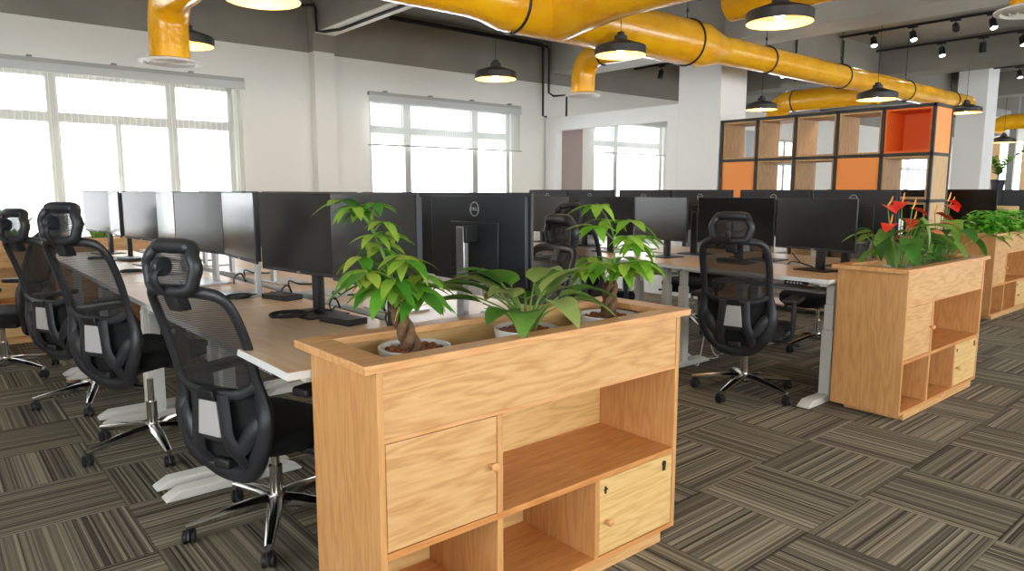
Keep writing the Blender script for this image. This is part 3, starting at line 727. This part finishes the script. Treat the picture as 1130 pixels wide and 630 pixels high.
sm.build('stems', 'stem', t); lm.build('foliage', 'leaf_dark', t, smooth=180)
# bed of bright leaves in the third planter
t = thing('pothos_bed', 'dense bed of bright green leaves filling the far right planter', 'plant', (8.38 + PW / 2, 2.5, TF), 0)
B(-.58, .58, -.15, .15, .0, .12).build('soil', 'soil', t)
q = random.Random(5); lm = MB()
for k in range(620):
    x0 = (q.random() - .5) * 1.2; y0 = (q.random() - .5) * .36; z = .15 + .29 * q.random() * (1 - (2 * y0 / .4) ** 2); az = q.random() * 2 * PI
    leaf(lm, (x0, y0, z), (math.cos(az), math.sin(az), .5 * q.random()), .11 + .06 * q.random(), .075, .6, .3, 'heart', 2, 5)
lm.build('foliage', 'leaf_pothos', t, smooth=180)
# snake plants on the window planters
def snake(label, loc, seed, n, H):
    q = random.Random(seed); t = thing('leafy_plant', label, 'plant', loc, 0, 'plants under the widest window')
    MB().lathe([(0, .003), (.07, .003), (.085, .14), (.075, .14), (.07, .12), (0, .12)], 20).build('pot', 'trough', t, smooth=50)
    lm = MB()
    for k in range(n):
        az = 2 * PI * k / n * 2.2 + q.random(); e = .45 + .5 * q.random()
        leaf(lm, (.03 * math.cos(az), .03 * math.sin(az), .12), (math.cos(az) * (1 - e), math.sin(az) * (1 - e), e), H * (.65 + .5 * q.random()), .07, .5, .2, 'lance', 4, 8)
    lm.build('foliage', 'leaf_dark', t, smooth=180)
    return t
snake('leafy plant under the widest window, left of the farthest monitors', (1.30, 7.62, TF), 3, 15, .34)
snake('leafy plant under the widest window, between the farthest monitors', (1.72, 7.62, TF), 8, 14, .30)
snake('leafy plant under the widest window, behind the farthest chair headrest', (.62, 7.62, TF), 12, 12, .42)

# ------------------------------------------------------------------ ducts
def ring(t, c, ax, r, w=.014):
    m = MB(); n = 28; c = Vector(c)
    if ax == 'x': P = [c + Vector((0, r * math.cos(a), r * math.sin(a))) for a in [2 * PI * k / n for k in range(n)]]
    else: P = [c + Vector((r * math.cos(a), 0, r * math.sin(a))) for a in [2 * PI * k / n for k in range(n)]]
    m.tube(P, w, 6, True); m.build('strap', 'black', t, smooth=80)
    m = MB().tube([c + Vector((0, 0, r)), c + Vector((0, 0, r + .06)), Vector((c.x, c.y, ZC - ZD - .01))], [.006, .004, .003], 6)
    m.lathe([(0, -.01), (.012, -.01), (.012, .02), (0, .02)], 8, c + Vector((0, 0, r + .07))); m.build('hanger', 'black', t)
YD, ZD = 4.15, 2.70
t = thing('air_duct', 'long yellow main air duct running across the whole ceiling', 'air duct', (0, YD, ZD))
xs = [(.3, .15), (3.08, .15), (3.22, .16), (3.38, .20), (3.5, .205), (5.82, .205), (5.9, .19), (6.12, .14), (6.2, .135), (13.0, .135)]
MB().tube([(x, 0, 0) for x, r in xs], [r for x, r in xs], 32).build('trunk_pipe', 'duct', t)
for x, r in ((3.50, .207), (5.62, .207), (7.0, .137), (8.7, .137), (10.6, .137), (12.3, .137), (1.0, .152)): ring(t, (x, 0, 0), 'x', r, .012)
# branch towards the camera
m = MB().tube([(3.92, -.05, .0), (3.92, -.3, .03), (3.92, -.7, .05), (3.92, -4.6, .05)], [.22, .215, .20, .20], 32); m.build('branch_pipe', 'duct', t)
for y in (-1.32,): ring(t, (3.92, y, .05), 'y', .202, .012)
# stub with taped end
MB().tube([(4.62, -1.12, -.02), (4.62, -3.6, -.02)], .135, 28).build('capped_stub', 'duct', t)
def outlet(label, x, y, z, dia, pr, zc, yc):
    """drop outlet: pipe from the main duct along +Y, elbow, round diffuser"""
    t = thing('duct_outlet', label, 'air duct', (x, y, z), 0, 'yellow duct drops with round diffusers')
    h = zc - z; P = [(0, yc - y, h)]; r = .22
    s = 1 if yc < y else -1
    P.append((0, -s * r, h))
    for k in range(1, 8): a = PI / 2 * k / 8; P.append((0, -s * r + s * r * math.sin(a), h - r + r * math.cos(a)))
    P += [(0, 0, h - r), (0, 0, .02)]
    MB().tube(P, pr, 28, ref=(1, 0, 0)).build('elbow_pipe', 'duct', t)
    if .7 < abs(yc - y) < 1.3 or y > 5.63:
        n = 28; c = Vector((0, -s * (r + .06), h)); MB().tube([c + Vector(((pr + .002) * math.cos(a), 0, (pr + .002) * math.sin(a))) for a in [2 * PI * k / n for k in range(n)]], .01, 6, True).build('strap', 'black', t)
    R = dia / 2; d = MB().lathe([(pr * .98, .03), (R, .008), (R, 0), (R * .86, -.006), (R * .80, .006), (R * .66, -.002), (R * .6, .008), (R * .48, -.004), (R * .42, .006), (R * .28, -.006), (R * .22, .003), (0, .0)], 40)
    d.build('diffuser', 'diffuser', t, smooth=50); return t
outlet('yellow duct drop with round diffuser above the left chairs', 1.50, 5.62, 2.25, .42, .135, 2.70, 4.2)
outlet('yellow duct drop with round diffuser in front of the pass-through partition', 5.30, 5.17, 2.29, .36, .12, 2.68, 4.2)
outlet('yellow duct drop bending down behind the bookshelf', 9.9, 5.65, 2.30, .36, .15, 2.62, 4.2)
outlet('yellow duct drop at the far right near the daylight', 16.6, 4.75, 2.42, .42, .15, 2.66, 2.9)
outlet('yellow duct drop with round diffuser cut by the top right corner', 4.88, 1.23, 2.33, .44, .145, 2.78, .3)

# ------------------------------------------------------------------ pendant lamps
def pendant(label, loc):
    t = thing('pendant_lamp', label, 'lamp', loc, 0, 'black pendant lamps'); R = .2
    MB().lathe([(R, 0), (R + .003, .004), (R + .003, .062), (R - .004, .07), (.06, .118), (.052, .122), (.052, .15), (.045, .156), (.03, .158), (.03, .178), (.012, .186), (0, .186)], 40, cap=False).build('shade', 'lamp_black', t, smooth=35)
    MB().lathe([(R - .001, .0005), (R - .003, .058), (.055, .11), (0, .112)], 40, cap=False).build('shade_lining', 'lamp_cream', t, smooth=35)
    MB().lathe([(0, .012), (.022, .02), (.033, .042), (.031, .06), (.018, .085), (.016, .11), (0, .11)], 20).build('bulb', 'bulb', t, smooth=80)
    H = ZC - loc[2]
    MB().tube([(0, 0, .18), (0, 0, H - .03)], .003, 6).build('cord', 'black', t)
    MB().lathe([(0, H - .03), (.05, H - .03), (.055, H - .02), (.055, H - .001), (0, H - .001)], 20).build('ceiling_rose', 'black', t)
    return t
lamps = [('black pendant lamp at the top edge, half cut off, left of centre', 1.56, 3.98, 2.37), ('black pendant lamp partly hidden behind the left duct drop', 1.70, 5.92, 2.44),
         ('black pendant lamp hanging before the window beside the pilaster', 4.44, 5.52, 2.41), ('black pendant lamp below the duct junction', 4.42, 3.90, 2.405),
         ('large-looking black pendant lamp near the top edge, right of centre', 4.22, 2.42, 2.37), ('black pendant lamp hanging before the bookshelf top, under the thin duct', 8.05, 3.43, 2.305),
         ('black pendant lamp behind the left end of the bookshelf', 8.77, 5.23, 2.40), ('black pendant lamp beside the bookshelf end, under the duct end', 11.6, 3.70, 2.43),
         ('small far pendant lamp by the daylight at the right edge', 16.1, 4.45, 2.24)]
LP = None
for (lb, x, y, z) in lamps:
    if LP is None: LP = pendant(lb, (x, y, z))
    else:
        c = clone(LP, (x, y, z), 0, lb)
    ld = bpy.data.lights.new('pendant_light', 'POINT'); ld.energy = LAMP_W; ld.color = (1, .86, .66); ld.shadow_soft_size = .008
    lo = bpy.data.objects.new('pendant_light', ld); C.objects.link(lo); lo.location = (x, y, z + .004)

# ------------------------------------------------------------------ tracks and spotlights
def track(label, pts, r=.014):
    return tag(MB().tube(pts, r, 4).build('light_track', 'black', smooth=30), label, 'light track', 'black tracks and conduits under the ceiling')
track('black light track on the pale ceiling bay left of the second concrete beam', [(10.2, -1, 3.475), (10.2, 4.9, 3.475)], .02)
track('black light track along the left face of the concrete beam on the right', [(11.45, -1, 3.44), (11.45, 7.8, 3.44)], .02)
track('black light track beyond the concrete beam at the far right', [(14.6, -1, 3.44), (14.6, 4.9, 3.44)], .02)
track('short black light track above the pass-through partition', [(9.2, 5.8, 3.3), (9.2, 7.8, 3.3)], .02)
def conduit(label, pts, r=.016):
    return tag(MB().tube(pts, r, 8).build('conduit', 'black', smooth=60), label, 'conduit', 'black tracks and conduits under the ceiling')
conduit('black conduit along the top of the window beam, dropping beside the partition', [(4.3, 7.82, 3.44), (7.16, 7.82, 3.44), (7.18, 7.82, 3.40), (7.18, 7.82, 2.42), (7.25, 7.82, 2.41)])
conduit('second black conduit with a kink beside the partition end', [(4.6, 7.76, 3.40), (7.2, 7.76, 3.40), (7.24, 7.76, 3.36), (7.24, 7.76, 2.75), (7.28, 7.7, 2.70), (7.35, 7.5, 2.70), (7.35, 7.5, 2.4)])
conduit('black conduit dropping down the side of the near concrete beam and along its underside', [(3.3, 7.84, 3.36), (3.55, 7.60, 3.36), (3.56, 7.60, 3.32), (3.56, 7.58, 3.08), (3.62, 7.5, 3.07), (3.70, 7.3, 3.07), (3.70, 5.5, 3.07)])
conduit('black conduit rising in the bay behind the thin duct, left one', [(9.0, 4.9, 3.44), (9.0, 4.9, 2.75)], .014)
conduit('black conduit rising in the bay behind the thin duct, right one', [(10.3, 4.9, 3.44), (10.3, 4.9, 2.7)], .014)
conduit('thick black pipe with a dip under the ceiling at the upper right', cr([(8.7, 3.3, 3.40), (8.7, 3.0, 3.40), (8.7, 2.75, 3.39), (8.7, 2.6, 3.30), (8.7, 2.4, 3.29), (8.7, 2.2, 3.39), (8.7, 1.9, 3.41), (8.7, -.5, 3.41)], 4), .035)
def spot(label, x, y, zt, lit, aim):
    t = thing('track_spotlight', label, 'spotlight', (x, y, zt), 0, 'black track spotlights')
    B(-.02, .02, -.06, .06, -.02, 0).build('adapter', 'black', t, bevel=.004)
    MB().tube([(0, 0, -.02), (0, 0, -.09)], .006, 6).build('stem', 'black', t)
    ax, ay = aim; R = Matrix.Rotation(ax, 4, 'X') @ Matrix.Rotation(ay, 4, 'Y')
    b = MB().lathe([(0, -.0), (.036, -.0), (.04, -.01), (.042, -.13), (.038, -.132), (.036, -.12), (0, -.119)], 20, (0, 0, -.07), R).build('lamp_head', 'black', t, smooth=50)
    MB().lathe([(0, -.1195), (.035, -.1195), (.035, -.124), (0, -.124)], 20, (0, 0, -.07), R).build('lens', 'lens' if lit else 'dark_steel', b)
    if lit:
        ld = bpy.data.lights.new('spot_light', 'SPOT'); ld.energy = SPOT_W; ld.spot_size = 1.0; ld.spot_blend = .5; ld.color = (1, .93, .8); ld.shadow_soft_size = .03
        lo = bpy.data.objects.new('spot_light', ld); C.objects.link(lo); lo.matrix_world = Matrix.Translation((x, y, zt - .07)) @ R @ Matrix.Translation((0, 0, -.14))
    return t
o3 = ['farthest', 'second', 'third', 'nearest']
for k, (y, lit) in enumerate(((4.45, 1), (3.95, 1), (3.45, 0), (3.05, 1))):
    spot('%s spotlight on the track in the pale ceiling bay, %s' % (o3[k], 'lit' if lit else 'tilted and unlit'), 10.2, y, 3.46, lit, (-.35, .4) if lit else (-.6, .9))
for k, (y, lit) in enumerate(((4.02, 1), (3.5, 0), (3.05, 1))):
    spot('%s spotlight in front of the concrete beam face, %s' % (['left', 'middle', 'right'][k], 'lit' if lit else 'unlit and hanging straight'), 11.42, y, 3.42, lit, (-.3, .35) if lit else (0, 0))
spot('spotlight on the far right track', 14.6, 3.9, 3.42, 1, (-.3, .3))
spot('left spotlight in the bay behind the column, above the pendant', 11.42, 6.45, 3.42, 1, (-.2, .2))
spot('right spotlight in the bay behind the column', 11.42, 6.0, 3.42, 1, (-.2, .2))
spot('small spotlight beside the duct junction, left of it', 6.75, 6.75, 3.48, 1, (-.1, .1))
spot('left spotlight over the partition, by the white column', 9.2, 7.25, 3.28, 0, (.1, .2))
spot('right spotlight over the partition, touching the white column', 9.2, 6.65, 3.28, 0, (.1, .2))

# ------------------------------------------------------------------ open bookshelf divider
t = thing('cube_bookshelf', 'tall black-framed bookshelf with oak and orange cube boxes', 'bookshelf', (7.30, 2.58, 0))
n, bw, dp, tt, top = 5, .452, .42, .03, 2.14
zs = [.04, .47, .85, 1.235, 1.675, 2.125]
f = MB()
for k in range(n + 1):
    for x in (0, dp): f.box(x - .015, x + .015, k * bw - .015, k * bw + .015, 0, top)
for z in zs:
    for x in (0, dp): f.box(x - .015, x + .015, -.015, n * bw + .015, z - .015, z + .015)
    for k in (0, n): f.box(-.015, dp + .015, k * bw - .015, k * bw + .015, z - .015, z + .015)
f.build('frame', 'dark_steel', t, bevel=.002)
plan = {4: ['O', 'w', 'w', 'w', 'w'], 3: ['w', 'P', 'w', 'w', 'P'], 2: ['w', 'w', 'w', 'w', 'w'], 1: ['w', 'w', 'w', 'w', 'w'], 0: ['w', 'w', 'w', 'w', 'w']}
for r, row in plan.items():
    z0, z1 = zs[r] + .016, zs[r + 1] - .016
    for k, c in enumerate(row):
        y0, y1 = k * bw + .017, (k + 1) * bw - .017; b = MB(); th = .018
        b.box(.0, dp, y0, y0 + th, z0, z1); b.box(.0, dp, y1 - th, y1, z0, z1); b.box(.0, dp, y0 + th, y1 - th, z0, z0 + th); b.box(.0, dp, y0 + th, y1 - th, z1 - th, z1)
        if c == 'O': b.box(dp - .02, dp, y0 + th, y1 - th, z0 + th, z1 - th)
        if c == 'P': b.box(-.002, .016, y0 + th, y1 - th, z0 + th, z1 - th)
        b.build('cube_box', {'w': 'ply', 'O': 'orange_shaded', 'P': 'orange'}[c], t, bevel=.001)
for z0, z1, m in ((zs[4] + .016, zs[5] - .016, 'orange'), (zs[3] + .016, zs[4] - .016, 'ply'), (zs[2] + .016, zs[3] - .016, 'ply')):
    B(.017, dp - .017, -.008, .006, z0, z1).build('end_panel', m, t)

# ------------------------------------------------------------------ things on the desks
def dock(label, loc, rz):
    t = thing('docking_station', label, 'docking station', loc, rz, 'black docking stations on the desks')
    B(-.05, .05, -.095, .095, 0, .026).build('body', 'black', t, bevel=.004); B(-.051, -.0495, -.06, .06, .008, .016).build('port_panel', 'dark_steel', t); return t
dk = dock('black docking station beside the big black monitor stand on the nearest desk', (1.30, 2.62, DZ), .2)
clone(dk, (1.36, 3.40, DZ), .3, 'black docking station beside the silver monitor stand')
clone(dk, (1.22, 6.0, DZ), .3, 'docking station at the farthest workplace of the left row')
clone(dk, (4.66, 2.98, DZ), -.2, 'flat black docking station behind the chair in the aisle, second row')
def coil(label, loc, r, seed, n=3):
    q = random.Random(seed); P = []
    for k in range(n * 16):
        a = 2 * PI * k / 16; P.append((r * (1 + .08 * q.random()) * math.cos(a), r * .8 * (1 + .08 * q.random()) * math.sin(a), .006 + .004 * (k // 16)))
    P += [(r * 1.8, .03, .006), (r * 2.6, .0, .006), (r * 3.4, .08, .006)]
    o = MB().tube(P, .0045, 6).build('cable_coil', 'cable', smooth=80); o.location = loc; return tag(o, label, 'cable', 'coiled black cables on the desks')
coil('black cable coiled on the big black monitor base', (1.17, 2.86, DZ + .008), .075, 1)
coil('coiled black cable on the desk by the silver stand, second workplace', (1.20, 3.56, DZ), .06, 2)
coil('coiled black cable at the third workplace near the desk middle', (1.05, 5.15, DZ), .06, 3)
coil('coiled black cable on the farthest desk of the left row', (1.06, 6.3, DZ), .07, 4)
def loose(label, pts, m='cable', r=.0045):
    return tag(MB().tube(cr(pts, 5), r, 6).build('cable', m, smooth=80), label, 'cable', 'loose cables around the workplaces')
q = random.Random(31)
for k, (y, lb) in enumerate(((2.45, 'beside the dock on the nearest desk'), (2.95, 'behind the big black monitor'), (3.5, 'between the silver stands'), (4.2, 'beyond the silver stands'), (5.3, 'at the third workplace'))):
    loose('black cable over the gap between left-row desks, ' + lb, [(1.36, y - .1, DZ + .006), (1.40, y, DZ + .03), (1.46, y + .06, DZ + .04), (1.52, y + .12, DZ - .06), (1.56, y + .3, DZ + .03), (1.64, y + .34, DZ + .006), (1.72, y + .28, DZ + .006)])
tag(B(1.40, 1.57, Y0 + .05, Y0 + 4 * PITCH - .05, DZ - .09, DZ - .0255).build('cable_trunking', 'black', bevel=.01), 'black cable trunking in the gap between the left-row desks', 'cable trunking')
for k, y in enumerate((2.5, 3.0)):
    loose('black cable looping off the %s monitor of the second row' % ['right', 'left'][k], [(4.68, y, DZ + .10), (4.72, y - .05, DZ + .03), (4.78, y - .1, DZ + .006), (4.85, y + .1, DZ + .02), (4.95, y + .2, DZ - .1)])
for k in range(1):
    loose('white cable lying on the floor under the second desk row', [(4.4, 3.0 - .1 * k, .3), (4.42, 3.05, .08), (4.46 + .05 * k, 3.1, .01), (4.6, 3.25 + .1 * k, .01), (4.8, 3.15, .01), (4.95, 3.3, .03), (5.0, 3.4, .3)], 'cable_white', .005)
P = [(.11 * (1 + .15 * math.sin(a * .7)) * math.cos(a), .09 * (1 + .15 * math.cos(a * .9)) * math.sin(a), .012 + .0035 * a) for a in [2 * PI * k / 18 for k in range(18 * 4)]]
wc = MB().tube(P, .008, 6).build('cable_coil', 'cable_white', smooth=80); wc.location = (4.36, 3.32, 0); tag(wc, 'white cable heaped in a coil on the carpet beside the second-row desk legs', 'cable')
for k in range(2):
    t = thing('white_adapter', '%s white power adapter on the aisle-side desk of the left row' % ['nearer', 'farther'][k], 'adapter', (1.86, 2.35 + .7 * k, DZ), .4, 'white adapters')
    B(-.05, .05, -.03, .03, 0, .028).build('body', 'pot', t, bevel=.01); MB().tube(cr([(.05, 0, .012), (.1, .04, .008), (.12, .1, .006)], 4), .004, 6).build('lead', 'cable_white', t)

# ------------------------------------------------------------------ far right background
t = thing('storage_cabinet', 'charcoal low cabinet at the far right carrying a leafy plant', 'cabinet', (16.2, 4.0, 0), 0)
B(0, .45, -.8, 1.0, .0, 1.34).build('carcass', 'dark_panel', t, bevel=.006)
for k in range(3): B(-.012, 0, -.78 + k * .59, -.21 + k * .59, .1, 1.3).build('door', 'dark_panel', t, bevel=.003)
def zz(label, loc, seed, H, n):
    q = random.Random(seed); t = thing('zz_plant', label, 'potted plant', loc, 0, 'potted plants far right')
    MB().lathe([(0, 0), (.1, 0), (.13, .2), (.12, .2), (.115, .17), (0, .17)], 20).build('pot', 'dark_panel', t)
    sm, lm = MB(), MB()
    for k in range(n):
        az = 2 * PI * k / n + q.random(); sp = .25 + .35 * q.random(); L = H * (.7 + .4 * q.random()); pts = [Vector((math.cos(az) * sp * L * u * u, math.sin(az) * sp * L * u * u, .17 + L * u * (1 - .15 * u))) for u in [i / 8 for i in range(9)]]
        sm.tube(pts, [.012 - .001 * i for i in range(9)], 6)
        for i in range(2, 9):
            for sgn in (-1, 1):
                leaf(lm, pts[i], (math.cos(az + sgn * 1.2), math.sin(az + sgn * 1.2), .6), .16, .07, .3, .2, 'lance', 2, 4)
    sm.build('stems', 'stem', t); lm.build('foliage', 'leaf_dark', t, smooth=180); return t
zz('upright dark green plant on the charcoal cabinet at the far right', (16.35, 4.55, 1.34), 4, .62, 8)
zz('tall leafy plant at the right edge of the far cabinet', (16.4, 3.85, 1.34), 9, .7, 9)
t = thing('wicker_basket', 'pale wicker basket above the bright green leaf bed', 'basket', (9.9, 2.72, .0), 0)
MB().lathe([(0, 0), (.16, 0), (.2, 1.14), (.19, 1.15), (.18, 1.13), (0, 1.1)], 28).build('body', 'wicker', t)
struct(B(17.2, 17.32, 4.54, 4.66, 0, ZC).build('column', 'grey_steel'))
